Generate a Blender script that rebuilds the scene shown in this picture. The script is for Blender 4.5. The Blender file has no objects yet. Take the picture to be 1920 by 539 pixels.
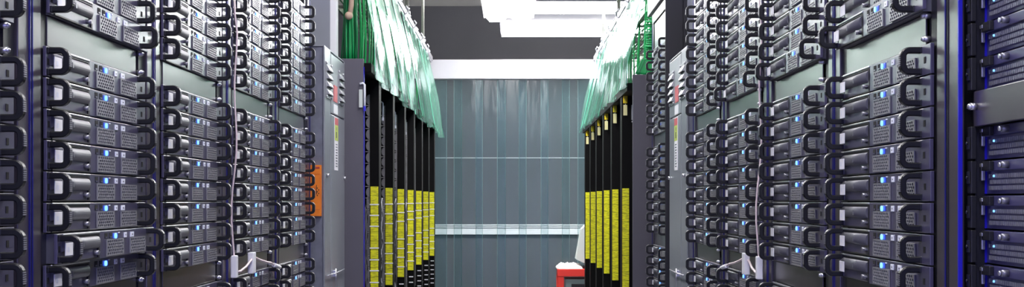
import bpy, bmesh, math, random
from mathutils import Vector, Matrix
random.seed(7)
PI = math.pi
EYE = 1.48
F = 2390.0
VX, VY = 962.0, 376.0
U = 0.04445
S = bpy.context.scene
COL = S.collection

# ------------------------------------------------------------------ materials
def mat(name, col, rough=0.5, metal=0.0, spec=0.5, noise=0.0, nscale=40.0, bump=0.0, emit=None, estr=0.0, coat=0.0):
    m = bpy.data.materials.new(name); m.use_nodes = True
    nt = m.node_tree; b = nt.nodes['Principled BSDF']
    b.inputs['Base Color'].default_value = (*col, 1)
    b.inputs['Roughness'].default_value = rough
    b.inputs['Metallic'].default_value = metal
    b.inputs['Specular IOR Level'].default_value = spec
    b.inputs['Coat Weight'].default_value = coat
    b.inputs['Coat Roughness'].default_value = .22
    if emit:
        b.inputs['Emission Color'].default_value = (*emit, 1)
        b.inputs['Emission Strength'].default_value = estr
    if noise or bump:
        tc = nt.nodes.new('ShaderNodeTexCoord')
        n = nt.nodes.new('ShaderNodeTexNoise'); n.inputs['Scale'].default_value = nscale
        n.inputs['Detail'].default_value = 4
        nt.links.new(tc.outputs['Object'], n.inputs['Vector'])
        if noise:
            r = nt.nodes.new('ShaderNodeValToRGB')
            r.color_ramp.elements[0].position = 0.3; r.color_ramp.elements[1].position = 0.7
            r.color_ramp.elements[0].color = (*[c*(1-noise) for c in col], 1)
            r.color_ramp.elements[1].color = (*[min(1, c*(1+noise)) for c in col], 1)
            nt.links.new(n.outputs['Fac'], r.inputs['Fac'])
            nt.links.new(r.outputs['Color'], b.inputs['Base Color'])
        if bump:
            bp = nt.nodes.new('ShaderNodeBump'); bp.inputs['Strength'].default_value = bump
            bp.inputs['Distance'].default_value = 0.002
            nt.links.new(n.outputs['Fac'], bp.inputs['Height'])
            nt.links.new(bp.outputs['Normal'], b.inputs['Normal'])
    return m

def clear_mat(name, tint, body, fac, rough, spec_fac=1.0, ior=1.5, bump=0.0):
    m = bpy.data.materials.new(name); m.use_nodes = True
    nt = m.node_tree; nt.nodes.clear()
    out = nt.nodes.new('ShaderNodeOutputMaterial')
    tr = nt.nodes.new('ShaderNodeBsdfTransparent'); tr.inputs['Color'].default_value = (*tint, 1)
    df = nt.nodes.new('ShaderNodeBsdfDiffuse'); df.inputs['Color'].default_value = (*body, 1)
    tl = nt.nodes.new('ShaderNodeBsdfTranslucent'); tl.inputs['Color'].default_value = (*body, 1)
    m0 = nt.nodes.new('ShaderNodeMixShader'); m0.inputs[0].default_value = 0.5
    nt.links.new(df.outputs[0], m0.inputs[1]); nt.links.new(tl.outputs[0], m0.inputs[2])
    m1 = nt.nodes.new('ShaderNodeMixShader'); m1.inputs[0].default_value = fac
    nt.links.new(tr.outputs[0], m1.inputs[1]); nt.links.new(m0.outputs[0], m1.inputs[2])
    gl = nt.nodes.new('ShaderNodeBsdfGlossy'); gl.inputs['Roughness'].default_value = rough
    gl.inputs['Color'].default_value = (1, 1, 1, 1)
    fr = nt.nodes.new('ShaderNodeFresnel'); fr.inputs['IOR'].default_value = ior
    mu = nt.nodes.new('ShaderNodeMath'); mu.operation = 'MULTIPLY'; mu.inputs[1].default_value = spec_fac
    nt.links.new(fr.outputs[0], mu.inputs[0])
    m2 = nt.nodes.new('ShaderNodeMixShader')
    nt.links.new(mu.outputs[0], m2.inputs[0]); nt.links.new(m1.outputs[0], m2.inputs[1]); nt.links.new(gl.outputs[0], m2.inputs[2])
    if bump:
        tc = nt.nodes.new('ShaderNodeTexCoord'); mp = nt.nodes.new('ShaderNodeMapping'); mp.inputs['Scale'].default_value = (9, 9, 2.2)
        n = nt.nodes.new('ShaderNodeTexNoise'); n.inputs['Scale'].default_value = 1.6; n.inputs['Detail'].default_value = 2.5
        bp = nt.nodes.new('ShaderNodeBump'); bp.inputs['Strength'].default_value = bump; bp.inputs['Distance'].default_value = .02
        nt.links.new(tc.outputs['Object'], mp.inputs['Vector']); nt.links.new(mp.outputs[0], n.inputs['Vector'])
        nt.links.new(n.outputs['Fac'], bp.inputs['Height']); nt.links.new(bp.outputs['Normal'], gl.inputs['Normal']); nt.links.new(bp.outputs['Normal'], fr.inputs['Normal'])
    nt.links.new(m2.outputs[0], out.inputs['Surface'])
    return m

M = dict(
    rackgrey=mat('rack_paint', (.054, .045, .056), .28, spec=1.0, noise=.04, nscale=25, coat=.5),
    rackdark=mat('rack_dark_paint', (.014, .014, .018), .4),
    blue=mat('blue_glow_and_tag_paint', (.02, .015, .55), .35),  # LED glow along edges put into colour; also the tag tip's own blue
    dblue=mat('dark_blue_glow_paint', (.012, .012, .16), .4),  # dimmer LED glow on the rack edges, put into the colour
    panel=mat('server_panel', (.068, .062, .118), .32, spec=1.0, noise=.05, nscale=60, coat=.3),
    chassis=mat('server_steel', (.25, .25, .28), .35, metal=.6),
    silver=mat('brushed_silver', (.62, .62, .66), .28, metal=.85),
    cover=mat('drive_cover', (.10, .10, .125), .46, spec=.8),
    black=mat('black_plastic', (.012, .012, .014), .45),
    handle=mat('handle_rubber', (.009, .0095, .011), .40, spec=.45),
    rib=mat('handle_grip', (.22, .22, .24), .4),
    grille=mat('grille_metal', (.27, .27, .285), .38, metal=.2),
    hole=mat('hole_black', (.004, .004, .005), .8),
    white=mat('white_plastic', (.93, .93, .97), .4),
    icon=mat('pale_icon', (.88, .90, 1.0), .4),
    sticker=mat('white_sticker', (.98, .97, 1.0), .5),
    led=mat('blue_led', (.02, .06, .5), .3, emit=(.16, .46, 1.0), estr=1.1),
    ledhalo=mat('blue_led_halo_glow', (.02, .02, .22), .3, emit=(.03, .07, 1.0), estr=.22),  # emissive patch imitating the bloom around the LED core
    pdu=mat('power_cabinet_paint', (.25, .265, .30), .28, noise=.03, nscale=8, spec=.7),
    pduside=mat('power_cabinet_side_paint', (.20, .21, .26), .22, noise=.15, nscale=30, spec=.6),
    louver=mat('louver_steel', (.30, .31, .34), .4),
    endpanel=mat('end_panel_paint', (.105, .10, .125), .5, noise=.04, nscale=10),
    cabblack=mat('cabinet_black', (.0022, .0022, .0024), .6, spec=.12),
    ring=mat('ring_grey', (.16, .16, .17), .45),
    orange=mat('orange_card', (1.0, .26, .015), .55, noise=.03, nscale=60),
    ink=mat('dark_ink', (.03, .02, .02), .6),
    rink=mat('red_ink', (.50, .05, .05), .6),
    redlab=mat('red_label', (.62, .10, .12), .5),
    greenlab=mat('green_label', (.50, .62, .10), .5),
    whitecable=mat('pale_pink_cable', (.80, .66, .68), .5),
    steel=mat('galvanised_steel', (.45, .44, .40), .4, metal=.6, noise=.1, nscale=90),
    green=mat('green_cable', (.01, .36, .10), .42),
    green2=mat('deep_green_cable', (.006, .20, .065), .42),
    beige=mat('beige_strap', (.60, .42, .32), .7),
    wallw=mat('white_wall_paint', (.78, .78, .80), .6, noise=.02, nscale=5),
    walld=mat('dark_wall_paint', (.078, .078, .092), .6, noise=.05, nscale=3),
    ceil=mat('ceiling_tiles', (.56, .55, .53), .8, noise=.03, nscale=20),
    floor=mat('floor_tiles', (.36, .36, .37), .4, noise=.1, nscale=6),
    beam=mat('white_beam_paint', (.42, .42, .46), .45, noise=.02, nscale=12),
    lampbody=mat('lamp_enamel', (.85, .85, .9), .35),
    tube=mat('lamp_tube', (1, 1, 1), .4, emit=(1.0, .98, 1.0), estr=15.0),
    tubenear=mat('lamp_tube_dimmer', (1, 1, 1), .4, emit=(1.0, .98, 1.0), estr=9.0),
    lamppan=mat('lamp_pan_paint', (.07, .07, .095), .5),
    upfill=mat('added_uplight_glow', (1, 1, 1), .4, emit=(1.0, .98, .97), estr=8.0),  # added emitter on top of the lamps, brightens the ceiling
    red=mat('red_enamel', (.72, .045, .03), .32),
    palegrey=mat('pale_housing', (.60, .66, .63), .5),
    cloth=mat('white_cloth', (.85, .82, .80), .9, bump=.6, nscale=60),
    teal=mat('dull_teal_metal', (.22, .30, .30), .45),
    disc=mat('disk_panel', (.05, .046, .13), .34, spec=1.0, coat=.3),
    stud=mat('disk_studs', (.30, .30, .36), .3, metal=.5),
    tagyellow=mat('tag_yellow_plastic', (.88, .68, .02), .4),
    tagpale=mat('pale_yellow_paper', (.72, .68, .34), .6),
)
# yellow warning labels: printed rows
def yellow_mat():
    m = mat('yellow_label', (.82, .72, .01), .45)
    nt = m.node_tree; b = nt.nodes['Principled BSDF']
    tc = nt.nodes.new('ShaderNodeTexCoord')
    mp = nt.nodes.new('ShaderNodeMapping'); mp.inputs['Scale'].default_value = (50, 50, 430)
    n = nt.nodes.new('ShaderNodeTexNoise'); n.inputs['Scale'].default_value = 1.0; n.inputs['Detail'].default_value = 1
    w = nt.nodes.new('ShaderNodeTexWave'); w.bands_direction = 'Z'; w.inputs['Scale'].default_value = 8.6
    r = nt.nodes.new('ShaderNodeValToRGB')
    r.color_ramp.elements[0].position = .40; r.color_ramp.elements[0].color = (.52, .50, .012, 1)
    r.color_ramp.elements[1].position = .52; r.color_ramp.elements[1].color = (.86, .86, .010, 1)
    nt.links.new(tc.outputs['Object'], mp.inputs['Vector']); nt.links.new(mp.outputs[0], n.inputs['Vector'])
    nt.links.new(n.outputs['Fac'], r.inputs['Fac']); nt.links.new(r.outputs['Color'], b.inputs['Base Color'])
    return m
M['yellow'] = yellow_mat()
M['sidestrip'] = clear_mat('green_tinted_pvc', (.84, .955, .91), (.28, .52, .425), .13, .09, .38, 1.5, bump=.2)
M['doorstrip'] = clear_mat('clear_pvc', (.86, .935, .94), (.10, .31, .33), .11, .13, .65, 1.42, bump=.16)
M['stripedge'] = mat('pvc_cut_edge_green', (.10, .50, .32), .3)
M['dooredge'] = mat('pvc_edge_pale_glint', (.20, .32, .32), .3)  # light caught along the strip edges, put into their colour

# ------------------------------------------------------------------ mesh builder
class MB:
    def __init__(s): s.bm = bmesh.new(); s.mats = []
    def mi(s, m):
        if m not in s.mats: s.mats.append(m)
        return s.mats.index(m)
    def box(s, x0, x1, y0, y1, z0, z1, m, bev=0.0):
        i = s.mi(m); bm = s.bm
        g = bmesh.ops.create_cube(bm, size=1)
        vs = g['verts']
        for v in vs:
            v.co = Vector((x0+(v.co.x+.5)*(x1-x0), y0+(v.co.y+.5)*(y1-y0), z0+(v.co.z+.5)*(z1-z0)))
        fs = {f for v in vs for f in v.link_faces}
        if bev:
            es = list({e for f in fs for e in f.edges})
            r = bmesh.ops.bevel(bm, geom=es, offset=bev, segments=2, affect='EDGES', profile=.5)
            fs = set(r['faces']) | {f for f in fs if f.is_valid}
            vs2 = {v for f in fs for v in f.verts}
            fs = {f for v in vs2 for f in v.link_faces}
        for f in fs: f.material_index = i
        return s
    def cyl(s, a, b, r, m, n=12, r2=None):
        i = s.mi(m); a = Vector(a); b = Vector(b); d = b-a
        g = bmesh.ops.create_cone(s.bm, cap_ends=True, segments=n, radius1=r, radius2=r if r2 is None else r2, depth=d.length)
        mx = Matrix.Translation((a+b)/2) @ d.to_track_quat('Z', 'Y').to_matrix().to_4x4()
        bmesh.ops.transform(s.bm, matrix=mx, verts=g['verts'])
        for f in {f for v in g['verts'] for f in v.link_faces}:
            f.material_index = i; f.smooth = len(f.verts) == 4
        return s
    def ball(s, c, r, m, sub=2, sc=(1, 1, 1)):
        i = s.mi(m)
        g = bmesh.ops.create_icosphere(s.bm, subdivisions=sub, radius=r)
        for v in g['verts']: v.co = Vector((v.co.x*sc[0]+c[0], v.co.y*sc[1]+c[1], v.co.z*sc[2]+c[2]))
        for f in {f for v in g['verts'] for f in v.link_faces}: f.material_index = i; f.smooth = True
        return s
    def tube(s, pts, r, m, n=6):
        i = s.mi(m); bm = s.bm; pts = [Vector(p) for p in pts]; rings = []
        up = Vector((0.13, 0.21, 1)).normalized()
        for k, p in enumerate(pts):
            t = (pts[min(k+1, len(pts)-1)]-pts[max(k-1, 0)]).normalized()
            a = t.cross(up)
            if a.length < .05: a = t.cross(Vector((1, 0.3, 0)))
            a.normalize(); b = t.cross(a).normalized()
            rings.append([bm.verts.new(p+a*(r*math.cos(2*PI*j/n))+b*(r*math.sin(2*PI*j/n))) for j in range(n)])
        for k in range(len(rings)-1):
            for j in range(n):
                f = bm.faces.new((rings[k][j], rings[k][(j+1) % n], rings[k+1][(j+1) % n], rings[k+1][j]))
                f.material_index = i; f.smooth = True
        for rg in (rings[0], rings[-1][::-1]):
            f = bm.faces.new(rg); f.material_index = i
        return s
    def prism(s, prof, axis, a0, a1, m, smooth=False):
        """prof: list of 2-D points in the plane across axis ('x': (y,z), 'y': (x,z), 'z': (x,y))."""
        i = s.mi(m); bm = s.bm
        def P(p, a): return {'x': (a, p[0], p[1]), 'y': (p[0], a, p[1]), 'z': (p[0], p[1], a)}[axis]
        A = [bm.verts.new(P(p, a0)) for p in prof]; B = [bm.verts.new(P(p, a1)) for p in prof]
        n = len(prof)
        for j in range(n):
            f = bm.faces.new((A[j], A[(j+1) % n], B[(j+1) % n], B[j])); f.material_index = i; f.smooth = smooth
        for q in (A[::-1], B): 
            f = bm.faces.new(q); f.material_index = i
        return s
    def mesh(s, name):
        bmesh.ops.recalc_face_normals(s.bm, faces=s.bm.faces[:])
        me = bpy.data.meshes.new(name); s.bm.to_mesh(me); s.bm.free()
        for m in s.mats: me.materials.append(M[m])
        return me
    def obj(s, name, parent=None, loc=None):
        o = bpy.data.objects.new(name, s.mesh(name)); COL.objects.link(o)
        if parent: o.parent = parent
        if loc: o.location = loc
        return o

def tag(o, label=None, cat=None, group=None, kind=None):
    if label: o['label'] = label
    if cat: o['category'] = cat
    if group: o['group'] = group
    if kind: o['kind'] = kind
    return o
def thing(name, label, cat, loc=(0, 0, 0), rz=0, group=None):
    o = bpy.data.objects.new(name, None); COL.objects.link(o)
    o.empty_display_size = .05
    o.location = loc; o.rotation_euler = (0, 0, rz)
    return tag(o, label, cat, group)
def child(name, mesh, parent, loc=(0, 0, 0)):
    o = bpy.data.objects.new(name, mesh); COL.objects.link(o); o.parent = parent; o.location = loc
    return o
def structure(o): o['kind'] = 'structure'; return o
def py(z, d): return VY - z*F/d          # picture row of height z above the eye at distance d

# ------------------------------------------------------------------ server meshes (x: left..right, y: into rack, z up; origin front bottom centre)
HW = .2413
def X(s): return s-HW
def m_chassis():
    b = MB()
    b.box(X(.0185), X(.464), .002, .62, .0006, .0432, 'chassis')
    return b.mesh('chassis')
def m_front():
    b = MB()
    b.box(X(.182), X(.4826), -.004, .0015, .0008, .0432, 'panel', .0008)
    b.box(X(.455), X(.463), -.0046, -.0035, .017, .026, 'hole')
    return b.mesh('front_panel')
def m_ear():
    b = MB()
    b.box(X(.0), X(.019), -.003, .0015, .0008, .0432, 'panel', .0006)
    b.box(X(.005), X(.012), -.0036, -.0025, .017, .026, 'hole')
    return b.mesh('mounting_ear')
def m_bay():
    b = MB()
    b.box(X(.019), X(.182), -.0005, .0019, .0008, .0432, 'black')
    b.box(X(.019), X(.182), -.0045, -.0005, .0008, .0030, 'black')
    b.box(X(.019), X(.182), -.004, -.0005, .0372, .0400, 'black')
    b.box(X(.1755), X(.182), -.0045, -.0005, .003, .0372, 'black')
    b.box(X(.019), X(.182), -.0052, -.0005, .0400, .0432, 'silver', .0008)
    return b.mesh('bay_frame')
def m_cover():
    b = MB()
    prof = [(-.0006, .0032), (-.0016, .0036), (-.0018, .0165)]
    for k in range(0, 11):
        t = -PI/2+PI*k/10
        prof.append((-.0020-.0062*math.cos(t), .0268+.0096*math.sin(t)))
    prof += [(-.0006, .0366)]
    b.prism(prof, 'x', X(.020), X(.1748), 'cover', True)
    b.box(X(.020), X(.1748), -.0024, -.0006, .0032, .0168, 'panel')
    b.box(X(.095), X(.1), -.0085, -.008, .022, .030, 'chassis')
    return b.mesh('drive_cover')
def m_sticker():
    b = MB(); b.box(X(.016), X(.046), -.0098, -.0084, .0118, .0300, 'sticker', .0004); 
    b.box(X(.024), X(.031), -.01, -.0098, .017, .024, 'icon')
    return b.mesh('label_sticker')
def m_latch():
    b = MB(); b.cyl((X(.16), -.001, .0105), (X(.16), -.0105, .0105), .0036, 'chassis', 10)
    b.box(X(.16), X(.172), -.0085, -.0015, .009, .0122, 'chassis', .0006)
    return b.mesh('latch_knob')
def m_grille():
    b = MB(); bm = b.bm; i = b.mi('grille'); b.mi('hole')
    x0, x1, z0, z1 = 0, .088, 0, .0262
    rows, cols = 5, 8
    ph = (z1-z0)/(rows+.5); y = -.0066
    fr = .0024
    cw = (x1-x0-2*fr)/(cols+.5); zo = z0+ph*.25
    def ring(cx, cz):
        hx, hz = cw/2, ph/2
        O = [(-hx, -hz), (0, -hz), (hx, -hz), (hx, 0), (hx, hz), (0, hz), (-hx, hz), (-hx, 0)]
        a, c = cw*.40, ph*.40
        I = [(-a*.62, -c), (0, -c), (a*.62, -c), (a, 0), (a*.62, c), (0, c), (-a*.62, c), (-a, 0)]
        Ov = [bm.verts.new((cx+p, y, cz+q)) for p, q in O]
        Iv = [bm.verts.new((cx+p, y, cz+q)) for p, q in I]
        Dv = [bm.verts.new((cx+p, -.0046, cz+q)) for p, q in I]
        for k in range(8):
            k2 = (k+1) % 8
            bm.faces.new((Ov[k], Ov[k2], Iv[k2], Iv[k])).material_index = i
            bm.faces.new((Iv[k], Iv[k2], Dv[k2], Dv[k])).material_index = i
    for r in range(rows):
        cz = zo+ph*(r+.5); off = (cw/2 if r % 2 else 0)
        for c in range(cols): ring(x0+fr+off+cw*(c+.5), cz)
        if off: b.box(x0+fr, x0+fr+cw/2, y, -.0046, cz-ph/2, cz+ph/2, 'grille')
        else: b.box(x1-fr-cw/2, x1-fr, y, -.0046, cz-ph/2, cz+ph/2, 'grille')
    b.box(x0, x1, y, -.0046, z0, zo, 'grille'); b.box(x0, x1, y, -.0046, zo+rows*ph, z1, 'grille')
    b.box(x0, x0+fr, y, -.0046, zo, zo+rows*ph, 'grille'); b.box(x1-fr, x1, y, -.0046, zo, zo+rows*ph, 'grille')
    b.box(x0+.0005, x1-.0005, -.0046, -.0041, z0+.0005, z1-.0005, 'hole')
    return b.mesh('grille')
def m_handle():
    b = MB(); bm = b.bm; i = b.mi('handle')
    z0, z1, yo, r = .0070, .0374, -.0300, .0088
    pts = [(0, z0)]
    for k in range(6):
        t = -PI/2-PI/2*k/5
        pts.append((yo+r+r*math.cos(t), z0+r+r*math.sin(t)))
    for k in range(6):
        t = PI-PI/2*k/5
        pts.append((yo+r+r*math.cos(t), z1-r+r*math.sin(t)))
    pts.append((0, z1))
    # bar of rounded section swept along pts
    sec = [(-.0060, -.0028), (-.0044, -.0044), (.0044, -.0044), (.0060, -.0028), (.0060, .0028), (.0044, .0044), (-.0044, .0044), (-.0060, .0028)]
    rings = []
    for k, p in enumerate(pts):
        q0 = pts[max(k-1, 0)]; q1 = pts[min(k+1, len(pts)-1)]
        t = Vector((0, q1[0]-q0[0], q1[1]-q0[1])).normalized(); n = Vector((0, -t.z, t.y))
        rings.append([bm.verts.new(Vector((sx, p[0], p[1]))+n*sn) for sx, sn in sec])
    for k in range(len(rings)-1):
        for j in range(8):
            f = bm.faces.new((rings[k][j], rings[k][(j+1) % 8], rings[k+1][(j+1) % 8], rings[k+1][j])); f.material_index = i
    for rg in (rings[0], rings[-1][::-1]): bm.faces.new(rg).material_index = i
    for z in (z0, z1):
        b.box(-.0065, .0065, -.006, -.002, z-.0045, z+.0045, 'handle', .001)
    for k in range(6):
        z = .0155+k*.0028
        b.box(-.0048, .0048, yo-.0050, yo-.0040, z-.0008, z+.0008, 'rib')
    return b.mesh('handle')
def m_led():
    b = MB(); b.cyl((X(.257), -.004, .0340), (X(.257), -.0070, .0340), .0042, 'led', 14)
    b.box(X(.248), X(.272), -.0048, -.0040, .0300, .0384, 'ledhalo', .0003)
    b.box(X(.274), X(.281), -.0049, -.0040, .0378, .0396, 'icon')
    return b.mesh('status_light')
def m_button(w):
    b = MB(); b.box(-w/2, w/2, -.0056, -.004, .0298, .0384, 'icon', .0005)
    b.box(-w*.12, w*.12, -.0058, -.0056, .0330, .0352, 'panel')
    return b.mesh('button')
def m_port():
    b = MB(); b.box(-.0065, .0065, -.0046, -.004, .0305, .0395, 'hole'); b.box(-.0045, .0045, -.0050, -.0046, .0312, .0335, 'panel')
    return b.mesh('usb_port')
MS = dict(ch=m_chassis(), fp=m_front(), ear=m_ear(), bay=m_bay(), cov=m_cover(), st=m_sticker(), la=m_latch(), gr=m_grille(), ha=m_handle(),
          led=m_led(), b1=m_button(.014), b2=m_button(.019), po=m_port())
def make_server(small=False):
    root = thing('rack_server', 'rack server', 'server')
    child('chassis', MS['ch'], root)
    child('front_panel', MS['fp'], root)
    child('mounting_ear', MS['ear'], root)
    bay = child('bay_frame', MS['bay'], root)
    child('drive_cover', MS['cov'], root)
    child('label_sticker', MS['st'], root)['label'] = 'white square sticker'
    child('handle', MS['ha'], root, (X(.0095), 0, 0)); child('handle', MS['ha'], root, (X(.440), 0, 0))
    child('status_light', MS['led'], root)['label'] = 'lit blue status light'
    child('grille', MS['gr'], root, (X(.211), 0, .0028)); child('grille', MS['gr'], root, (X(.334), 0, .0028))
    if not small:
        child('latch_knob', MS['la'], root)
        child('button', MS['b1'], root, (X(.311), 0, 0)); child('button', MS['b2'], root, (X(.348), 0, 0))
        child('usb_port', MS['po'], root, (X(.213), 0, 0)); child('usb_port', MS['po'], root, (X(.236), 0, 0))
    return root
def copy_tree(o, parent=None):
    c = o.copy(); COL.objects.link(c)
    if parent: c.parent = parent
    for ch in list(o.children): copy_tree(ch, c)
    return c
PROTO = make_server(); PROTO_S = make_server(True)
used = {False: False, True: False}
ORD = ['first', 'second', 'third', 'fourth', 'fifth', 'sixth', 'seventh', 'eighth', 'ninth', 'tenth']

def row_z(i): return EYE+.1753-i*U
def place_server(side, W, xr, i, where, pull=0.0, small=False, dz=0.0):
    """xr: distance of the rack's left corner as seen by someone facing it."""
    first = not used[small]; used[small] = True
    o = (PROTO_S if small else PROTO) if first else copy_tree(PROTO_S if small else PROTO)
    c = .055+HW
    if side < 0: o.location = (-W+pull, xr+c, row_z(i)+dz); o.rotation_euler = (0, 0, PI/2)
    else: o.location = (W-pull, xr-c, row_z(i)+dz); o.rotation_euler = (0, 0, -PI/2)
    if i < 0: pos = ['lowest', 'second from bottom', 'third from bottom', 'fourth from bottom', 'fifth from bottom', 'sixth from bottom', 'seventh from bottom', 'topmost'][-2-i]+' in upper stack'
    elif i < 8: pos = ['topmost', 'second from top', 'third from top', 'fourth from top', 'fifth from top', 'sixth from top', 'seventh from top', 'lowest'][i]+' in middle stack'
    else: pos = ['topmost', 'second from top', 'third from top', 'fourth from top', 'fifth from top', 'sixth from top', 'seventh from top', 'lowest'][i-9]+' in bottom stack'
    pre = 'server pulled forward, ' if pull > .01 else 'grey server, '
    tag(o, pre+pos+' of '+where, 'server', 'grey two-handled rack servers')
    return o

# ------------------------------------------------------------------ racks
RACK_TOP = EYE+.77
def make_rack(side, W, xr, label, gaps, dz=0.0, top_blank=None, depth=1.0):
    """local x 0..0.6 left to right, y into the rack"""
    root = thing('server_rack', label, 'rack', ((-W if side < 0 else W), xr, 0), PI/2 if side < 0 else -PI/2, 'rows of server racks')
    H = RACK_TOP
    for (a, b, c, d) in ((.003, .040, -.002, .045), (.557, .597, -.002, .045)):
        MB().box(a, b, c, d, .02, H-.04, 'rackgrey', .0015).obj('front_post', root)
    MB().box(.003, .055, depth-.05, depth, .02, H-.04, 'rackdark').obj('rear_post', root)
    MB().box(.545, .597, depth-.05, depth, .02, H-.04, 'rackdark').obj('rear_post', root)
    MB().box(0, .003, -.003, depth, .02, H, 'rackdark').obj('side_panel', root)
    MB().box(.597, .6, -.003, depth, .02, H, 'rackdark').obj('side_panel', root)
    for a, b in ((.0402, .0730), (.5200, .5568)):
        r = MB().box(a, b, .003, .045, .02, H-.04, 'rackdark')
        r.obj('mounting_rail', root)
    MB().box(.003, .597, -.003, depth, H-.04, H, 'rackdark', .002).obj('top_panel', root)
    b = MB().box(.003, .597, 0, depth, 0, .06, 'rackdark', .002); b.obj('plinth', root)
    MB().box(.0031, .0062, -.0042, -.002, .06, H-.04, 'dblue').obj('blue_glow_edge', root)['label'] = 'narrow blue line painted as LED glow'  # blue lines stand in for LED glow on the post edges
    MB().box(.5938, .5969, -.0042, -.002, .06, H-.04, 'dblue').obj('blue_glow_edge', root)['label'] = 'narrow blue line painted as LED glow'
    for i in gaps:
        z = row_z(i)+dz
        p = MB().box(.0735, .500, .0015, .004, z+.0008, z+U-.0008, 'rackgrey', .0006).obj('blanking_panel', root)
        for zz in (z+.007, z+U-.005):
            MB().cyl((.512, .004, zz), (.512, -.006, zz), .0042, 'silver', 10).ball((.512, -.006, zz), .0042, 'silver', 1).obj('thumb_screw', p)
        MB().box(.5005, .5199, .006, .03, z, z+U, 'rackdark').obj('gap_rail', root)
    if top_blank:
        z0, z1 = top_blank
        MB().box(.0735, .5199, .0005, .004, z0, z1, 'rackgrey', .001).obj('blanking_panel', root)
    return root

LW, RW = .663, .582
L0 = 1.745        # near end of the first full rack on the one side
R0 = 2.302        # far end of the first full rack on the other side
def rows_visible(W, dn, df, dz=0.0, lo=-45, hi=590):
    out = []
    for i in list(range(-9, -1))+list(range(0, 8))+list(range(9, 17)):
        z = row_z(i)+dz-EYE
        ys = [py(q, d) for q in (z, z+U) for d in (dn, df)]
        if max(ys) > lo and min(ys) < hi: out.append(i)
    return out
LPULL = {(1, 6): .016, (1, -2): .005, (2, 3): .002}
RPULL = {(1, -2): .011, (2, -2): .008, (3, -2): .006}
NM = ['', 'first full rack', 'second full rack', 'third full rack', 'fourth full rack']
for k in range(0, 5):
    xr = L0+(k-1)*.6
    dz = -.0315 if k == 0 else 0
    if k == 0: lab = 'server rack cut off by left edge of photo'
    elif k == 4: lab = 'grey server rack beside the orange placard, fourth full one on left'
    else: lab = 'grey server rack, %s from left edge of photo' % ORD[k-1]+' full one'
    make_rack(-1, LW, xr, lab, (-1, 8), dz)
    rows = rows_visible(LW, max(xr, 1.3), xr+.6, dz) if k else [i for i in rows_visible(LW, 1.6, 1.75, dz)]
    where = 'rack cut off by left edge' if k == 0 else ('rack beside orange placard' if k == 4 else NM[k]+' on left')
    for i in rows:
        place_server(-1, LW, xr, i, where, LPULL.get((k, i), random.uniform(0, .0015)), dz=dz)
for k in range(1, 5):
    xr = R0+(k-1)*.6
    lab = 'grey server rack, %s full one from right edge of photo' % ORD[k-1]
    make_rack(1, RW, xr, lab, (-1, 8))
    for i in rows_visible(RW, max(xr-.6, 1.3), xr):
        place_server(1, RW, xr, i, NM[k]+' on right', RPULL.get((k, i), random.uniform(0, .0015)))
# the far rack past the grey power cabinet
FR = 5.31
r6 = make_rack(1, RW, FR, 'narrow-looking far server rack behind the right grey power cabinet', (-1, 8), top_blank=(row_z(-9)+U+.003, RACK_TOP-.045))
for i in rows_visible(RW, 4.71, 5.31):
    place_server(1, RW, FR, i, 'far rack past right power cabinet', random.uniform(0, .001), small=True)

# ------------------------------------------------------------------ disk array rack at the picture's right edge
def m_disc():
    d = {}
    b = MB(); b.box(-.222, .222, .002, .6, .0008, .0430, 'chassis'); d['ch'] = b.mesh('chassis')
    b = MB(); b.box(-HW, HW, -.002, .002, .0008, .0432, 'disc', .0008)
    b.box(-HW, HW, -.006, -.002, .0300, .0428, 'disc', .001)
    d['fp'] = b.mesh('front_panel')
    b = MB()
    for r in range(3):
        for c in range(74):
            x = -.222+c*.006+(.003 if r % 2 else 0); z = .0085+r*.0075
            b.box(x-.0017, x+.0017, -.0055, -.002, z-.0026, z+.0026, 'stud')
    d['st'] = b.mesh('vent_band')
    b = MB(); b.box(-.232, -.205, -.012, -.006, .0305, .0425, 'black', .001)
    d['br'] = b.mesh('bracket')
    b = MB(); b.box(-.2385, -.2345, -.0105, -.006, .018, .041, 'silver', .0008); b.box(-.2345, -.226, -.0135, -.012, .0355, .040, 'silver', .0006)
    d['la'] = b.mesh('latch')
    b = MB(); b.cyl((-.158, -.006, .0365), (-.158, -.015, .0365), .0042, 'chassis', 12).cyl((-.158, -.015, .0365), (-.158, -.018, .0365), .003, 'silver', 10)
    d['sc'] = b.mesh('thumb_screw')
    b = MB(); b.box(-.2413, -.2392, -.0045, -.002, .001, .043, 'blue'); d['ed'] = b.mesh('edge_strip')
    b = MB(); b.cyl((-.205, -.0055, .0235), (-.205, -.0070, .0235), .0014, 'led', 8); d['led'] = b.mesh('status_light')
    return d
DM = m_disc()
XF, XW = 1.66, .61
rd = thing('server_rack', 'dark rack holding blue-lit disk units at right edge of photo', 'rack', (.582, 1.70, 0), -PI/2, 'rows of server racks')
MB().box(.003, .040, -.002, .006, .02, RACK_TOP-.04, 'rackgrey', .0015).obj('front_post', rd)
MB().box(.0401, .0436, -.003, .002, .02, RACK_TOP-.04, 'blue').obj('blue_glow_edge', rd)['label'] = 'bright blue line painted as LED glow'  # LED glow on this post edge, drawn as a blue bar
MB().box(0, .003, -.003, 1.0, .02, RACK_TOP, 'rackdark').obj('side_panel', rd)
MB().box(.003, .6, -.003, 1.0, RACK_TOP-.04, RACK_TOP, 'rackdark', .002).obj('top_panel', rd)
MB().box(.003, .6, 0, 1.0, 0, .06, 'rackdark', .002).obj('plinth', rd)
MB().box(.57, .6, .0, 1.0, .06, RACK_TOP-.04, 'rackdark').obj('side_panel', rd)
ztop = EYE+.0962
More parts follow.
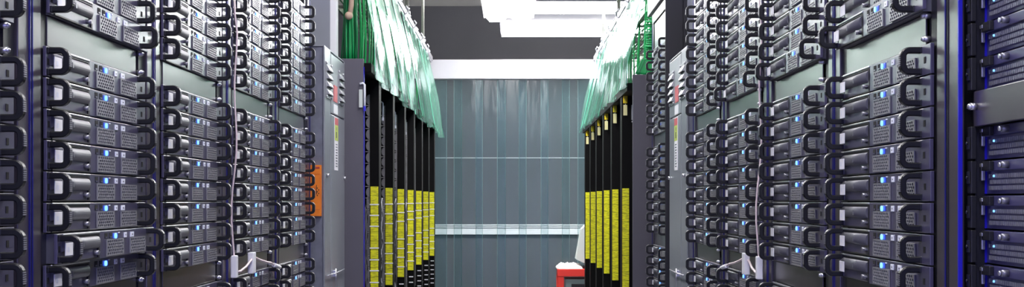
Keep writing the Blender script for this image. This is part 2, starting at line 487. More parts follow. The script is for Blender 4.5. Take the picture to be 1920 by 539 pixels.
for k in range(-5, 9):
    z = ztop-(k+1)*.0445
    if k == -1: continue
    b = MB()
    b.box(.0437, .058, .008, .0155, z+.0012, z+.0433, 'black', .0012)
    b.box(.0465, .0555, .0060, .008, z+.014, z+.030, 'rackdark', .0005)
    b.cyl((.051, .006, z+.022), (.051, .0040, z+.022), .002, 'rackdark', 8)
    b.obj('cable_guide', rd)
MB().box(.0437, .0515, .0156, .05, .06, RACK_TOP-.04, 'rackdark').obj('mounting_rail', rd)
bz = ztop+.0445-.001
p = MB().box(.056, .56, .012, .0175, ztop-.0015, bz+.0005, 'rackgrey', .001).obj('blanking_panel', rd)
MB().cyl((.066, .012, ztop+.024), (.066, .004, ztop+.024), .0045, 'silver', 12).ball((.066, .004, ztop+.024), .005, 'silver', 1).obj('thumb_screw', p)
def make_disc(k, lab):
    root = thing('disk_unit', lab, 'disk unit', (XW+.004, 1.648-HW, ztop-(k+1)*.0445), -PI/2, 'disk units in the right edge rack')
    for nm, q in (('chassis', 'ch'), ('front_panel', 'fp'), ('vent_band', 'st'), ('bracket', 'br'), ('latch', 'la'), ('thumb_screw', 'sc'), ('edge_strip', 'ed'), ('status_light', 'led')):
        child(nm, DM[q], root)
    return root
DLAB = {-4: 'third from bottom', -3: 'second from bottom', -2: 'lowest', 0: 'topmost', 1: 'second from top', 2: 'third from top', 3: 'fourth from top', 4: 'fifth from top', 5: 'sixth from top'}
for k in (-4, -3, -2, 0, 1, 2, 3, 4, 5):
    make_disc(k, 'bluish ribbed disk unit, %s %s the wide blank panel at right edge' % (DLAB[k], 'above' if k < 0 else 'below'))

# ------------------------------------------------------------------ grey power cabinets with louvres
def power_cabinet(side, W, dn, df, label):
    """local x 0..w left to right facing it, y into the cabinet"""
    w = df-dn; H = EYE+.508
    xr = dn if side < 0 else df
    root = thing('power_cabinet', label, 'cabinet', ((-W if side < 0 else W), xr, 0), PI/2 if side < 0 else -PI/2, 'grey power cabinets')
    MB().box(.004, w-.004, .003, .85, .03, H-.004, 'pduside', .002).obj('body', root)
    MB().box(.0, w, -.002, .86, H-.004, H, 'pdu', .001).obj('top_panel', root)
    MB().box(.01, w-.01, .02, .83, 0, .03, 'rackdark').obj('plinth', root)
    nx = (lambda x: x) if side < 0 else (lambda x: w-x)          # nx(0) is the edge nearest the camera
    def bx(b, x0, x1, *r):
        a, c = sorted((nx(x0), nx(x1))); return b.box(a, c, *r)
    # face: near strip, recessed seam, main door
    bx(MB(), .0, .135, -.003, .003, .03, H-.004, 'pdu', .002).obj('side_strip', root)
    d = bx(MB(), .142, w-.012, -.004, .003, .03, EYE+.292, 'pdu', .0025).obj('door', root)
    bx(MB(), w-.010, w, -.003, .003, .03, H-.004, 'pdu', .001).obj('corner_trim', root)
    bx(MB(), .142, w-.012, -.0035, .003, EYE+.297, H-.01, 'pdu', .002).obj('upper_panel', root)
    # louvre plates
    for c, (x0, x1) in enumerate(((.03, .13), (.325, .425))):
        b = MB(); bx(b, x0-.012, x1+.012, -.0055, -.003, EYE+.338, EYE+.458, 'louver', .001)
        pl = b.obj('louver_plate', root)
        for k in range(4):
            z = EYE+.350+k*.026
            a, e = sorted((nx(x0), nx(x1)))
            h = MB(); prof = [(-.0055, z+.020), (-.0145, z+.003), (-.014, z), (-.0055, z)]
            h.prism(prof, 'x', a, e, 'louver'); bx(h, x0+.005, x1-.005, -.0128, -.0065, z-.0008, z+.0004, 'hole')
            h.obj('louver', pl)
        for z in (EYE+.343, EYE+.453):
            for x in (x0-.004, x1+.004):
                MB().cyl((nx(x), -.0055, z), (nx(x), -.009, z), .0045, 'silver', 8).obj('screw', pl)
    bx(MB(), .205, .285, -.0055, -.0034, EYE+.340, EYE+.396, 'redlab').obj('red_label', root)
    bx(MB(), .205, .30, -.0048, -.0028, EYE+.299, EYE+.331, 'white').obj('white_label', root)
    s = MB(); bx(s, .22, .305, -.0052, -.0038, EYE+.104, EYE+.288, 'white'); s = s.obj('rating_label', root)
    bx(MB(), .222, .303, -.0056, -.0051, EYE+.261, EYE+.286, 'redlab').obj('red_band', s)
    g = MB(); bx(g, .222, .303, -.0056, -.0051, EYE+.207, EYE+.2605, 'greenlab'); bx(g, .25, .27, -.0058, -.0055, EYE+.216, EYE+.238, 'ink'); bx(g, .256, .266, -.0058, -.0055, EYE+.242, EYE+.254, 'ink')
    g.obj('green_band', s)
    t = MB()
    for k in range(9): bx(t, .245, .285, -.0055, -.0051, EYE+.192-k*.0095, EYE+.1955-k*.0095, 'pduside')
    t.obj('printed_lines', s)
    # screws, small latches and a door-pull at the bottom
    for x, z in ((.045, .082), (w-.03, .080)):
        MB().cyl((nx(x), -.003, EYE+z), (nx(x), -.012, EYE+z), .006, 'silver', 10).obj('screw', root)
    b = MB(); b.tube([(nx(.02), -.010, EYE-.248), (nx(.2), -.012, EYE-.25), (nx(w-.06), -.010, EYE-.249)], .0018, 'silver', 6)
    b.tube([(nx(.2), -.012, EYE-.235), (nx(.2), -.012, EYE-.30)], .003, 'silver', 6)
    bx(b, .19, .21, -.012, -.003, EYE-.262, EYE-.240, 'silver', .001); b.obj('door_pull', root)
    return root
power_cabinet(-1, .619, 4.168, 4.66, 'grey power cabinet next to the orange placard')
power_cabinet(1, .572, 4.175, 4.635, 'grey power cabinet in front of the far server rack')

# orange placard on the near side of the cabinet
b = MB(); b.box(-.6685, -.6262, 4.1600, 4.1720, EYE-.052, EYE+.115, 'orange')
oc = b.obj('placard', None); tag(oc, 'orange card with dark print on the side of the grey cabinet', 'placard')
b = MB()
for k in range(5): b.box(-.6400+(k % 2)*.004, -.637+(k % 2)*.004, 4.1592, 4.1600, EYE+.014+k*.006, EYE+.0175+k*.006, 'ink')
b.box(-.6425, -.6405, 4.1592, 4.1600, EYE+.02, EYE+.05, 'ink'); b.box(-.6465, -.6455, 4.1592, 4.16, EYE+.015, EYE+.045, 'rink')
b.obj('printed_text', oc)
b = MB()
for (x0, x1, z0, z1) in ((-.6300, -.6294, -.03, .085), (-.6300, -.66, .085, .0856), (-.6300, -.66, -.0306, -.03)):
    b.box(min(x0, x1), max(x0, x1), 4.1594, 4.16, EYE+z0, EYE+z1, 'rink')
b.box(-.645, -.6315, 4.1592, 4.16, EYE+.103, EYE+.109, 'rink'); b.obj('printed_border', oc)

# tall dark post + pale side panel of the far rack, seen above the power cabinet
MB().box(-.001+.6, .606, -.020, .045, .02, EYE+1.05, 'rackdark', .001).obj('side_frame', r6)
MB().box(.6005, .606, .048, .06, .02, EYE+1.05, 'rackdark').obj('side_frame', r6)
MB().box(.6005, .6045, .061, .9, .02, EYE+1.05, 'pdu').obj('side_cover', r6)['label'] = 'pale grey side cover'
# white tray above far rack
b = MB(); b.box(.575, .60, 4.80, 5.45, EYE+.785, EYE+.86, 'wallw', .002); b.box(.60, .95, 4.80, 5.45, EYE+.785, EYE+.79, 'wallw')
b.box(.60, .63, 4.85, 4.9, RACK_TOP, EYE+.785, 'wallw'); b.box(.60, .63, 5.2, 5.25, RACK_TOP, EYE+.785, 'wallw')
tag(b.obj('cable_tray'), 'white overhead cable tray edge above the far rack', 'tray')

# ------------------------------------------------------------------ black cabinets with yellow label strips
def fin_cabinet(side, d0, strip_lo, label, tag_kind, idx, n):
    """one black cabinet, 0.6 wide along the aisle, starting at d0"""
    sx = side
    H = EYE+.515
    root = thing('network_cabinet', label, 'cabinet', (0, d0, 0), 0, 'black network cabinets')
    def B(b, x0, x1, *r):
        a, c = sorted((sx*x0, sx*x1)); return b.box(a, c, *r)
    XI = .534 if side < 0 else .502     # inner edge of the fin
    B(MB(), XI+.085, 1.5, .002, .596, .0, H, 'cabblack', .002).obj('body', root)
    B(MB(), XI-.003, XI+.085, .002, .596, H-.035, H, 'cabblack', .002).obj('front_lintel', root)
    fd = .30
    B(MB(), XI, XI+.085, fd+.004, fd+.09, 0.0, H-.036, 'cabblack', .002).obj('cable_duct', root)
    # yellow strip facing the camera
    s = MB(); 
    zt = EYE+.055; nlab = 12
    lz = (zt-(EYE+strip_lo))/nlab
    for k in range(nlab):
        z = EYE+strip_lo+k*lz
        B(s, XI+.002, XI+.033, fd-.004, fd+.003, z+.0006, z+lz-.0006, 'yellow', .0008)
    st = s.obj('yellow_label_strip', root); st['label'] = 'column of yellow printed labels'
    if side < 0:
        for k in (1.4, 2.7, 3.9, 5.2, 7.6, 8.8, 10.0):
            z = EYE+strip_lo+k*lz
            B(MB(), XI-.001, XI+.037, fd-.006, fd-.004, z-.0024, z+.0024, 'white').obj('white_tie', st)
    # rings of the cable duct
    if side < 0:
        r = MB()
        for k in range(20):
            z = EYE+.40-k*.046
            prof = []
            for q in range(7):
                t = PI/2+PI*q/6
                prof.append((sx*(XI+.036)+.014*math.cos(t), z+.0205*math.sin(t)))
            r.prism(prof, 'y', fd-.010, fd+.003, 'ring')
            B(r, XI+.036, XI+.052, fd-.012, fd+.003, z-.0240, z-.0218, 'steel')
        r.obj('duct_fingers', root)
        w = MB()
        for k in range(9):
            p0 = Vector((sx*(XI+.043+random.uniform(-.003, .006)), fd-.012, EYE+random.uniform(-.05, .02)))
            pts = []
            for q in range(14):
                pts.append(p0+Vector((random.uniform(-.005, .005), random.uniform(-.012, .002), -q*.036)))
            w.tube(pts, .0018, random.choice(['ring', 'black', 'white', 'ring']), 5)
        cb = w.obj('patch_cables', root); cb['kind'] = 'stuff'
    h = MB()
    for k in range(34):
        z = EYE+.42-k*.0245
        if z < EYE+.06 or side < 0:
            pass
        B(h, XI+.052+(.012 if side > 0 else .010), XI+.058+(.012 if side > 0 else .010), fd+.0025, fd+.004, z-.004, z+.004, 'ring')
    h.obj('hole_column', root)
    # low white port labels
    if side < 0 and idx >= 2:
        lb = MB()
        for k in range(6):
            B(lb, XI+.004, XI+.026, fd-.001, fd+.004, EYE-.415-k*.03, EYE-.410-k*.03, 'white')
        lb.obj('port_labels', root)
    return root, XI, d0+fd
LAB_C = ['nearest', 'second nearest', 'third nearest', 'fourth nearest', 'fifth nearest', 'sixth nearest', 'farthest']
for k in range(7):
    d0 = 4.77+k*.597
    nm = LAB_C[k] if k < 6 else 'farthest'
    c, XI, fd = fin_cabinet(-1, d0, -.378, 'black cabinet with white-tied yellow labels, %s of the left row' % nm, 0, k, 7)
    g = MB()
    xx = -(XI+.052); 
    if k < 6:
        big = k == 0
        sc = 1.0 if big else .8
        if big:
            xx = -.562; d = 4.738
        else: d = fd-.03
        root = thing('hanging_tag', ['grey key tag on a pale blue hook, nearest of the left row', 'grey tag hanging on second black cabinet of the left row', 'grey tag hanging on third black cabinet of the left row', 'grey tag hanging on fourth black cabinet of the left row', 'grey tag hanging on fifth black cabinet of the left row', 'grey tag hanging on sixth black cabinet of the left row'][k], 'tag', (xx, d, EYE+.43), 0, 'small grey hanging tags')
        MB().box(-.011*sc, .003*sc, -.004, 0, -.085*sc, -.018, 'palegrey', .001).obj('tag_plate', root)
        MB().tube([(-.008, 0, .003), (.004, 0, .006), (.010, 0, 0), (.0105, 0, -.03), (.0105, 0, -.085*sc)], .0042*sc, 'icon', 8).obj('hook', root)
        MB().box(.006, .0145, -.005, .005, -.098*sc, -.080*sc, 'blue' if big else 'icon', .001).obj('tip', root)
        if not big: pass
for k in range(6):
    d0 = 5.58+k*.597
    nm = LAB_C[k] if k < 5 else 'farthest'
    c, XI, fd = fin_cabinet(1, d0, -.408, 'black cabinet with plain yellow labels, %s of the right row' % nm, 1, k, 6)
    d = fd-.02
    root = thing('hanging_tag', 'yellow tag with pale card, %s on the right black cabinets' % nm, 'tag', (XI+.014, d, EYE+.50), 0, 'yellow tags on the black cabinets')
    MB().box(-.010, .010, -.006, -.001, -.055, -.012, 'tagyellow', .003).obj('tag_body', root)
    MB().box(-.009, .009, -.004, -.001, -.110, -.061, 'tagpale', .001).obj('card', root)
    MB().tube([(0, -.003, -.014), (.002, -.004, 0), (0, -.003, .012)], .0035, 'silver', 6).obj('clip', root)
    MB().tube([(0, -.003, -.05), (.001, -.003, -.066)], .001, 'white', 5).obj('cord', root)
    r2 = thing('door_latch', 'slim silver latch beside the yellow tag, %s of the right row' % nm, 'latch', (XI+.047, fd-.004, EYE+.37), 0, 'silver latches on the black cabinets')
    MB().box(-.004, .004, -.004, .003, .0, .07, 'silver', .001).obj('latch_bar', r2)
    MB().ball((0, -.002, -.008), .004, 'silver', 1).obj('latch_pin', r2)
# end panels at the near end of both black rows
def end_panel(side, d, x0, x1, label, ztop):
    a, c = sorted((side*x0, side*x1))
    root = thing('end_panel', label, 'panel', (0, d, 0), 0, 'grey end panels of the black rows')
    MB().box(a, c, 0, .018, .0, EYE+ztop, 'endpanel', .002).obj('sheet', root)
    if side < 0: MB().box(-.5565, -.5545, 0, .018, .0, EYE+ztop-.03, 'blue').obj('blue_glow_edge', root)
end_panel(-1, 4.745, .5565, 1.5, 'plain dark grey end panel beside the power cabinet with placard', .528)
end_panel(1, 5.52, .5185, 1.5, 'plain dark grey end panel before the far server rack', .545)

# ------------------------------------------------------------------ overhead rails, rods and side strip curtains
RZ = EYE+1.075
def rail(side, d0, d1, label):
    x = side*.63
    root = thing('curtain_rail', label, 'rail', (x, d0, RZ), 0, 'curtain rails')
    L = d1-d0
    MB().box(-.012, .012, 0, L, .0, .03, 'silver', .001).obj('channel', root)
    MB().box(-.004, .004, 0, L, -.012, 0, 'silver').obj('hook_flange', root)
rail(-1, 4.75, 9.80, 'steel rail carrying the left green plastic strips')
rail(1, 5.50, 9.80, 'steel rail carrying the right green plastic strips')
CEIL = EYE+1.83
for side, ds in ((-1, (7.57, 8.9)), (1, (7.6, 8.86))):
    for j, d in enumerate(ds):
        b = MB(); b.cyl((side*.63, d, RZ+.03), (side*.63, d, CEIL), .011 if (side, j) != (1, 0) else .011, 'steel', 10)
        b.cyl((side*.63, d, RZ+.031), (side*.63, d, RZ+.05), .022, 'silver', 6)
        b.cyl((side*.63, d, RZ+.058), (side*.63, d, RZ+.068), .018, 'silver', 6)
        o = b.obj('threaded_rod')
        tag(o, 'steel hanger rod dropping to the %s curtain rail, %s of two' % ('left' if side < 0 else 'right', 'nearer' if j == 0 else 'farther'), 'rod', 'steel hanger rods')

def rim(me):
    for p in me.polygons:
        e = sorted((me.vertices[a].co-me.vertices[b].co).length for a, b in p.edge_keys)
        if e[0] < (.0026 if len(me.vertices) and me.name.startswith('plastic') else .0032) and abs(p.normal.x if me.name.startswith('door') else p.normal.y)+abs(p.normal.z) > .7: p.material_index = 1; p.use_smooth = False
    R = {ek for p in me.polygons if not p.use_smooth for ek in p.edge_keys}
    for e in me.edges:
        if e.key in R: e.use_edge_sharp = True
def side_strip(side, d0, w, k, n, label):
    nu, nv = 8, 16
    bm = bmesh.new()
    ph = random.uniform(0, 6.28); am = random.uniform(.008, .022); tw = random.uniform(-.02, .02)
    zb = EYE+(.468 if side < 0 else .505)+random.uniform(-.012, .012)
    lay = .006*(1 if k % 2 else -1)
    XB = .522 if side < 0 else .496
    first = 1.0 if k == 0 else 0.0
    g = []
    for v in range(nv+1):
        t = v/nv
        z = RZ-.012-(RZ-.012-zb)*t
        row = []
        for u in range(nu+1):
            s = ([0, .014]+[q/6 for q in range(1, 6)]+[.986, 1])[u]
            x = .63-(.63-XB)*(t**1.7)
            x -= .030*math.sin(PI*t)*(1 if side > 0 else .9)
            x += am*math.sin(PI*s*1.0+.4*math.sin(ph+2*t))*math.sin(PI*(.15+.85*t))*(-1)
            x += .010*math.sin(2*PI*s+ph+3.0*t)*t
            x += tw*(s-.5)*t + lay*(1-.4*t)
            x -= first*.03*math.sin(PI*t)*(1-s)
            y = d0+w*s+.02*math.sin(ph+2.2*t)*t
            row.append(bm.verts.new((side*x, y, z+.010*math.sin(ph+3*s)*t)))
        g.append(row)
    for v in range(nv):
        for u in range(nu):
            f = bm.faces.new((g[v][u], g[v][u+1], g[v+1][u+1], g[v+1][u])); f.smooth = True; f.material_index = 1 if u in (0, nu-1) else 0
    bmesh.ops.recalc_face_normals(bm, faces=bm.faces[:])
    bmesh.ops.solidify(bm, geom=bm.faces[:], thickness=.0022)
    me = bpy.data.meshes.new('plastic_strip'); bm.to_mesh(me); bm.free(); me.materials.append(M['sidestrip']); me.materials.append(M['stripedge']); rim(me)
    root = thing('plastic_strip', label, 'strip curtain', (0, 0, 0), 0, 'green-tinted plastic strips')
    child('sheet', me, root)
    b = MB(); y = d0+w*.5
    x = side*(.63+lay)
    b.box(x-.010, x+.010, y-.03, y+.03, RZ-.040, RZ-.006, 'silver', .003)
    b.obj('clip', root)
    b = MB(); b.tube([(x, y, RZ-.008), (x-side*.012, y, RZ+.006), (x-side*.020, y, RZ+.030), (x-side*.010, y, RZ+.046), (x, y, RZ+.036)], .005, 'silver', 6)
    b.obj('hook', root)
    return root
def strips(side, d0, d1, pitch, w, nm):
    n = int((d1-d0)/pitch)
    for k in range(n):
        e = 'end' 
        if k == 0: l = 'nearest green plastic strip hanging over the %s black cabinets' % nm
        elif k == n-1: l = 'farthest green plastic strip hanging over the %s black cabinets' % nm
        else: l = 'green plastic strip, %s from the near end over the %s black cabinets' % (['second', 'third', 'fourth', 'fifth', 'sixth', 'seventh', 'eighth', 'ninth', 'tenth', 'eleventh', 'twelfth', 'thirteenth', 'fourteenth', 'fifteenth', 'sixteenth', 'seventeenth', 'eighteenth'][k-1], nm)
        side_strip(side, d0+k*pitch, w, k, n, l)
strips(-1, 4.76, 9.62, .30, .36, 'left')
strips(1, 5.52, 9.62, .30, .36, 'right')

# ------------------------------------------------------------------ green cables
def bundle(name, label, paths, r, group, n=6):
    b = MB()
    for k, p in enumerate(paths): b.tube(p, r*random.uniform(.85, 1.15), random.choice(['green', 'green', 'green2']), n)
    o = b.obj(name); tag(o, label, 'cables', group, 'stuff'); return o
def drop(x0, x1, y0, y1, z0, z1, n, sway):
    P = []
    for k in range(n):
        xa = random.uniform(x0, x1); ya = random.uniform(y0, y1); xb = xa+random.uniform(-.012, .012); ph = random.uniform(0, 6)
        pts = []
        for q in range(11):
            t = q/10
            pts.append((xa+(xb-xa)*t+sway*math.sin(PI*t)+.003*math.sin(ph+5*t), ya+.02*math.sin(ph+3*t), z1-(z1-z0)*t))
        P.append(pts)
    return P
bundle('cable_bundle', 'thick bundle of green cables dropping beside the bright white column', drop(-.652, -.612, 4.86, 4.96, EYE+.525, EYE+1.05, 64, .004), .0032, 'green cable bundles')
b = MB(); b.tube([(-.618, 4.83, EYE+.86), (-.610, 4.825, EYE+.80), (-.613, 4.83, EYE+.74), (-.620, 4.835, EYE+.70)], .010, 'beige', 8); b.ball((-.622, 4.828, EYE+.70), .016, 'beige', 2)
tag(b.obj('cable_strap'), 'beige strap around the green cable bundle', 'strap')
NW = ['second', 'third', 'fourth', 'fifth', 'sixth', 'seventh']
for k in range(1, 7):
    d = 4.9+k*.597
    bundle('cable_bundle', 'green cables dropping behind the plastic strips to the %s left black cabinet' % NW[k-1], drop(-.73, -.66, d, d+.28, EYE+.515, EYE+1.02, 9, .01), .004, 'green cable bundles', 5)
for k in range(0, 6):
    d = 5.75+k*.597
    bundle('cable_bundle', 'green cables dropping behind the plastic strips to the %s right black cabinet' % (['nearest']+NW)[k], drop(.66, .73, d, d+.25, EYE+.515, EYE+1.02, 8, -.01), .004, 'green cable bundles', 5)
def runs(side, y0, y1, n, zlo, zhi):
    P = []
    for k in range(n):
        x = side*random.uniform(.68, .86); z = random.uniform(zlo, zhi); ph = random.uniform(0, 6)
        P.append([(x+.01*math.sin(ph+q*.7), y0+(y1-y0)*q/14, z+.012*math.sin(ph*2+q*1.1)) for q in range(15)])
    return P
bundle('cable_run', 'green cables running lengthwise over the left black cabinets', runs(-1, 4.9, 9.0, 22, EYE+.98, EYE+1.04), .004, 'green cable bundles', 5)
bundle('cable_run', 'green cables running lengthwise over the right black cabinets', runs(1, 5.6, 9.2, 22, EYE+.98, EYE+1.04), .004, 'green cable bundles', 5)
# crosswise looms near the far rack
P = []
for k in range(34):
    z = EYE+.555+k*.0085+random.uniform(-.004, .004)
    P.append([(.585+q*.03, 5.62+.03*math.sin(q*.6+k)+random.uniform(-.01, .01), z+.006*math.sin(q+k)) for q in range(10)])
bundle('cable_loom', 'green cables crossing sideways just behind the far server rack', P, .0035, 'green cable bundles', 5)
P = []
for k in range(16):
    P.append([(.60-.004*k+q*.004, 5.58+.002*k, EYE+.548+.009*q+.0006*k) for q in range(8)])
bundle('cable_bundle', 'short slanting green cables on top of the dark end panel', P, .0032, 'green cable bundles', 5)
# cable shelf that carries the lengthwise runs
for side, y0, y1, nm in ((-1, 4.85, 9.3, 'left'), (1, 5.56, 9.3, 'right')):
    b = MB()
    for xx in (.67, .87): b.box(*sorted((side*xx, side*(xx+.012))), y0, y1, EYE+.955, EYE+.985, 'steel')
    for q in range(int((y1-y0)/.35)): b.box(*sorted((side*.67, side*.882)), y0+.1+q*.35, y0+.12+q*.35, EYE+.96, EYE+.972, 'steel')
    for q in (y0+.02, (y0+y1)/2, y1-.05): b.box(*sorted((side*.872, side*.882)), q, q+.012, EYE+.515, EYE+.96, 'steel')
    tag(b.obj('ladder_tray'), 'steel ladder tray under the green cables over the %s black cabinets' % nm, 'tray', 'ladder trays')

# ------------------------------------------------------------------ temperature sensor leads
def sensor(side, label):
    root = thing('sensor_cable', label, 'cable', (side*(.645 if side < 0 else .560), 2.95 if side < 0 else 2.90, EYE-.15), 0, 'pale sensor cables')
    s = -side
    pts = [(0.004*math.sin(q*.9)*(1 if q > 1 else 0)+(.004*math.sin(q*.33)), 0, .62-q*.04) for q in range(17)]
    MB().tube(pts, .0022, 'whitecable', 8).obj('lead', root)
    MB().box(-.007, .007, -.010, .010, -.030, .022, 'white', .002).obj('clip', root)
    MB().tube([(0, .005, -.016), (.002, .05, -.018), (.004, .11, -.010), (.006, .16, .004), (.004, .20, .010), (.004, .28, -.002), (.005, .36, -.011), (.005, .42, -.016), (.004, .47, -.024)], .0030, 'whitecable', 8).obj('lead', root)
    MB().box(-.004, .010, .165, .200, -.030, .022, 'white', .002).obj('clip', root)
    MB().tube([(.004, .46, -.023), (.004, .55, -.034)], .0058, 'white', 8).obj('probe', root)
    return root
sensor(-1, 'pale pink sensor cable hanging before the third left rack')
sensor(1, 'pale pink sensor cable hanging before the third right rack')

# ------------------------------------------------------------------ door strip curtain at the end of the aisle
DD = 9.86
def wx(px, d): return (px-VX)*d/F
beam = MB().box(-1.02, 1.02, DD-.06, DD+.06, EYE+.935, EYE+1.083, 'beam', .004).obj('trim_1'); structure(beam)
EDGES = [(772, 838), (808, 866), (851, 905), (892, 948), (932, 987), (973, 1028), (1014, 1068), (1054, 1112), (1083, 1150)]
for k, (a, c) in enumerate(EDGES):
    bm = bmesh.new(); x0, x1 = wx(a, DD), wx(c, DD); nu, nv = 8, 20; g = []
    ph = random.uniform(0, 6); off = .012*(1 if k % 2 else -1)
    for v in range(nv+1):
        t = v/nv; z = EYE+.935-(EYE+.935-.02)*t; row = []
        for u in range(nu+1):
            s = ([0, .014]+[q/6 for q in range(1, 6)]+[.986, 1])[u]
            y = DD+off+.0012*math.sin(PI*s)*(1 if k % 2 else -1)+.003*math.sin(ph+4*t)
            row.append(bm.verts.new((x0+(x1-x0)*s, y, z)))
        g.append(row)
    for v in range(nv):
        for u in range(nu):
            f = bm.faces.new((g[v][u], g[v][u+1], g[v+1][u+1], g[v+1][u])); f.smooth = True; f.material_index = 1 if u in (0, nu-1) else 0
    bmesh.ops.solidify(bm, geom=bm.faces[:], thickness=.003)
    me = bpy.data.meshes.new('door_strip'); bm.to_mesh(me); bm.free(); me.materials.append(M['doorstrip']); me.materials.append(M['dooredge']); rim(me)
    o = bpy.data.objects.new('door_strip', me); COL.objects.link(o)
    tag(o, ('leftmost of the nine clear plastic strips under the white beam' if k == 0 else 'rightmost of the nine clear plastic strips under the white beam' if k == 8 else 'clear plastic door strip under the white beam, %s from left' % ORD[k]), 'strip curtain', 'clear door strips')

# ------------------------------------------------------------------ red cart with cloth and pale screen
cx0, cx1, cy0, cy1, cz = .328, .86, 9.33, 9.68, EYE-.505
root = thing('tool_cart', 'red tubular cart at the end of the aisle', 'cart', ((cx0+cx1)/2, (cy0+cy1)/2, 0))
hx, hy = (cx1-cx0)/2, (cy1-cy0)/2
for x in (-1, 1):
    for y in (-1, 1):
        MB().box(*sorted((x*hx, x*(hx-.045))), *sorted((y*hy, y*(hy-.04))), .09, cz-.001, 'red', .004).obj('leg', root)
        MB().cyl((x*(hx-.022)-.015, y*(hy-.02), .045), (x*(hx-.022)+.015, y*(hy-.02), .045), .045, 'black', 16).box(x*(hx-.022)-.02, x*(hx-.022)+.02, y*(hy-.02)-.015, y*(hy-.02)+.015, .075, .09, 'silver').obj('caster', root)
b = MB(); b.box(-hx-.004, hx+.004, -hy-.004, -hy+.045, cz-.055, cz, 'red', .004); b.box(-hx, hx, hy-.045, hy, cz-.055, cz, 'red', .004)
b.box(-hx, -hx+.045, -hy, hy, cz-.055, cz, 'red', .004); b.box(hx-.045, hx, -hy, hy, cz-.055, cz, 'red', .004); b.box(-hx+.04, hx-.04, -hy+.04, hy-.04, cz-.012, cz-.004, 'red')
b.obj('top_frame', root)
MB().box(-hx+.01, hx-.01, -hy+.01, hy-.01, .28, .31, 'red', .003).obj('shelf', root)
bxo = thing('equipment_box', 'dull green metal box inside the red cart', 'box', ((cx0+cx1)/2, (cy0+cy1)/2, .31))
MB().box(-hx+.055, hx-.06, -hy+.03, hy-.03, 0, cz-.31-.075, 'teal', .006).obj('body', bxo)
MB().box(-hx+.10, hx-.1, -hy+.022, -hy+.03, .2, cz-.31-.11, 'black', .003).obj('front_door', bxo)
MB().box(-.03, .03, -hy+.012, -hy+.022, .36, .375, 'silver', .002).obj('handle', bxo)
# crumpled white cloth
bm = bmesh.new(); bmesh.ops.create_grid(bm, x_segments=26, y_segments=16, size=.5)
for v in bm.verts:
    x, y = v.co.x*2, v.co.y*2
    r = max(0, 1-max(abs(x), abs(y))**6)
    h = .040*r*(.78+.22*math.sin(9*x+2*y)*math.cos(7*y-3*x)+.1*math.sin(23*x+17*y))
    v.co = Vector((x*.088+.01*math.sin(5*y), y*.125, .001+max(0, h)))
for f in bm.faces: f.smooth = True
me = bpy.data.meshes.new('cloth'); 
ex = bmesh.ops.extrude_face_region(bm, geom=bm.faces[:])
for v in [q for q in ex['geom'] if isinstance(q, bmesh.types.BMVert)]: v.co.z = 0.0
bmesh.ops.recalc_face_normals(bm, faces=bm.faces[:]); bm.to_mesh(me); bm.free(); me.materials.append(M['cloth'])
o = bpy.data.objects.new('cloth_bundle', me); COL.objects.link(o); o.location = (cx0+.088, cy0+.14, cz)
tag(o, 'lumpy white cloth lying on the red cart', 'cloth')
# pale monitor leaning back
mroot = thing('monitor', 'pale tilted monitor on the red cart, half behind the black cabinets', 'monitor', (.60, 9.50, cz))
MB().prism([(-.135, .068), (-.095, .29), (-.055, .33), (.16, .33), (.16, .05), (-.075, .04)], 'y', -.10, .10, 'palegrey').obj('housing', mroot)
MB().box(-.085, .02, -.06, .06, 0, .018, 'rackdark', .004).obj('stand_base', mroot)
MB().prism([(-.04, .018), (-.075, .052), (.03, .05), (.0, .018)], 'y', -.04, .04, 'rackdark').obj('stand_neck', mroot)
MB().prism([(-.100, .09), (-.088, .10), (.14, .30), (.14, .09)], 'y', -.104, -.100, 'teal').obj('screen', mroot) if False else None

# ------------------------------------------------------------------ room shell
BW = 12.0
structure(MB().box(-2.3, 2.3, -1.5, BW, -.05, 0, 'floor').obj('floor'))
structure(MB().box(-2.3, 2.3, -1.5, BW, CEIL, CEIL+.05, 'ceil').obj('ceiling'))
structure(MB().box(-2.3, 2.3, BW, BW+.1, 0, CEIL, 'walld').obj('wall_back'))
structure(MB().box(-2.4, -2.3, -1.5, BW+.1, -.05, CEIL+.05, 'wallw').obj('wall_left'))
structure(MB().box(2.3, 2.4, -1.5, BW+.1, -.05, CEIL+.05, 'wallw').obj('wall_right'))
# white surface raceway on the back wall and a thin line above it
b = MB(); b.box(-2.2, 2.2, BW-.05, BW, EYE-.322, EYE-.228, 'wallw', .003); b.box(-2.2, 2.2, BW-.056, BW-.05, EYE-.262, EYE-.258, 'rackdark'); b.box(-2.2, 2.2, BW-.056, BW-.05, EYE-.242, EYE-.239, 'rackdark')
structure(b.obj('trim_2'))
structure(MB().box(-2.2, 2.2, BW-.012, BW, EYE+.396, EYE+.402, 'wallw').obj('trim_3'))
# white column by the cable bundle
b = MB(); b.box(-.652, -.60-.05, 4.668, 4.70, EYE+.512, CEIL, 'wallw')
b = MB(); b.box(-.685, -.650, 4.69, 4.74, 0, CEIL, 'wallw', .002); structure(b.obj('trim_4'))
b = MB(); b.box(-1.4, -.672, 4.68, 4.688, 0, CEIL, 'pdu', .001); structure(b.obj('trim_5'))

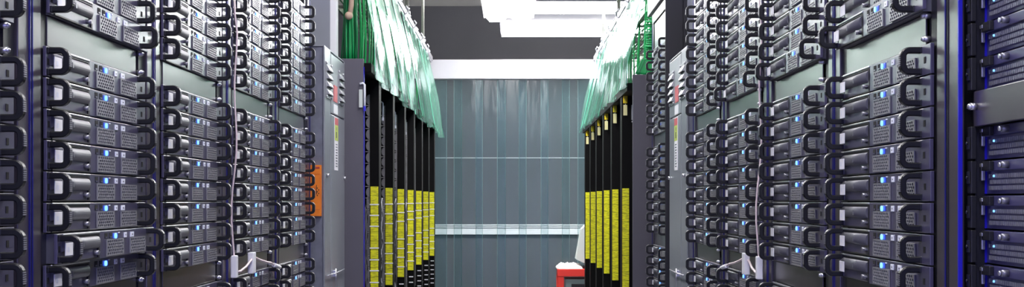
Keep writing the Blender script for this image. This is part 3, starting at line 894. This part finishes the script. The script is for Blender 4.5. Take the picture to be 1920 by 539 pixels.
# ------------------------------------------------------------------ light fittings
def fitting_long(x, y0, y1, z, w, label, tube='tube'):
    root = thing('ceiling_lamp', label, 'lamp', (x, y0, z), 0, 'fluorescent ceiling lamps')
    L = y1-y0
    MB().prism([(-w/2, .03), (-w*.36, .075), (w*.36, .075), (w/2, .03), (w/2, .024), (-w/2, .024)], 'y', 0, L, 'lampbody').obj('housing', root)
    for s in (-1, 1):
        MB().prism([(s*w*.25-w*.2, .024), (s*w*.25-w*.13, -.004), (s*w*.25+w*.13, -.004), (s*w*.25+w*.2, .024)], 'y', .01, L-.01, tube).obj('diffuser', root)
    MB().box(-w*.30, w*.30, .02, L-.02, .0755, .082, 'upfill').obj('added_uplight', root)  # added upward glow to lift the ceiling brightness
    for y in (.15, L-.15):
        MB().cyl((0, y, .075), (0, y, CEIL-z), .006, 'steel', 8).obj('hanger', root)
    return root
fitting_long(-.03, 7.75, 9.15, EYE+1.285, .36, 'bright fluorescent lamp running along the aisle, cut by top of photo')
# crosswise double fitting
root = thing('ceiling_lamp', 'wide bright fluorescent lamp set crosswise over the aisle end', 'lamp', (0, 0, EYE+1.30), 0, 'fluorescent ceiling lamps')
MB().box(-.10, 1.35, 8.50, 10.22, .03, .045, 'lamppan', .002).obj('housing', root)
MB().box(-.05, 1.3, 8.6, 10.1, .0455, .052, 'upfill').obj('added_uplight', root)  # upward emitter added here too, for a brighter ceiling
MB().prism([(8.56, .03), (8.62, -.0), (8.88, -.0), (8.94, .03)], 'x', -.08, 1.33, 'tube').obj('diffuser', root)
MB().prism([(9.55, .03), (9.60, -.0), (10.12, -.0), (10.18, .03)], 'x', -.09, 1.34, 'tube').obj('diffuser', root)
for x in (.2, 1.1): MB().cyl((x, 9.3, .045), (x, 9.3, CEIL-EYE-1.30), .008, 'steel', 8).obj('hanger', root)
for k, (y0, y1) in enumerate(((-.6, .7), (1.2, 2.5), (3.1, 4.5), (5.3, 6.9))):  # out of view; the nearest two are added to brighten the near racks
    fitting_long(-.03, y0, y1, EYE+1.285, .30, 'unseen fluorescent lamp over the aisle above the photo, %s from the near end' % ORD[k], 'tube' if k > 2 else 'tubenear')

# ------------------------------------------------------------------ world, camera, view
w = bpy.data.worlds.new('World'); S.world = w; w.use_nodes = True
w.node_tree.nodes['Background'].inputs[0].default_value = (.25, .25, .68, 1)
w.node_tree.nodes['Background'].inputs[1].default_value = .85
cam = bpy.data.cameras.new('Camera'); co = bpy.data.objects.new('Camera', cam); COL.objects.link(co)
co.location = (0, 0, EYE); co.rotation_euler = (PI/2, 0, 0)
cam.sensor_fit = 'HORIZONTAL'; cam.sensor_width = 36; cam.lens = F/1920*36
cam.shift_x = -(VX-960)/1920; cam.shift_y = (VY-269.5)/1920
cam.clip_start = .05; cam.clip_end = 60
S.camera = co
S.view_settings.view_transform = 'Standard'; S.view_settings.look = 'None'
S.view_settings.gamma = 1; S.view_settings.use_curve_mapping = False
S.view_settings.exposure = 1.2
S.cycles.max_bounces = 10; S.cycles.transparent_max_bounces = 40; S.cycles.diffuse_bounces = 4; S.cycles.glossy_bounces = 5
S.cycles.use_denoising = True
S.cycles.sample_clamp_indirect = 6
S.cycles.caustics_reflective = False; S.cycles.caustics_refractive = False
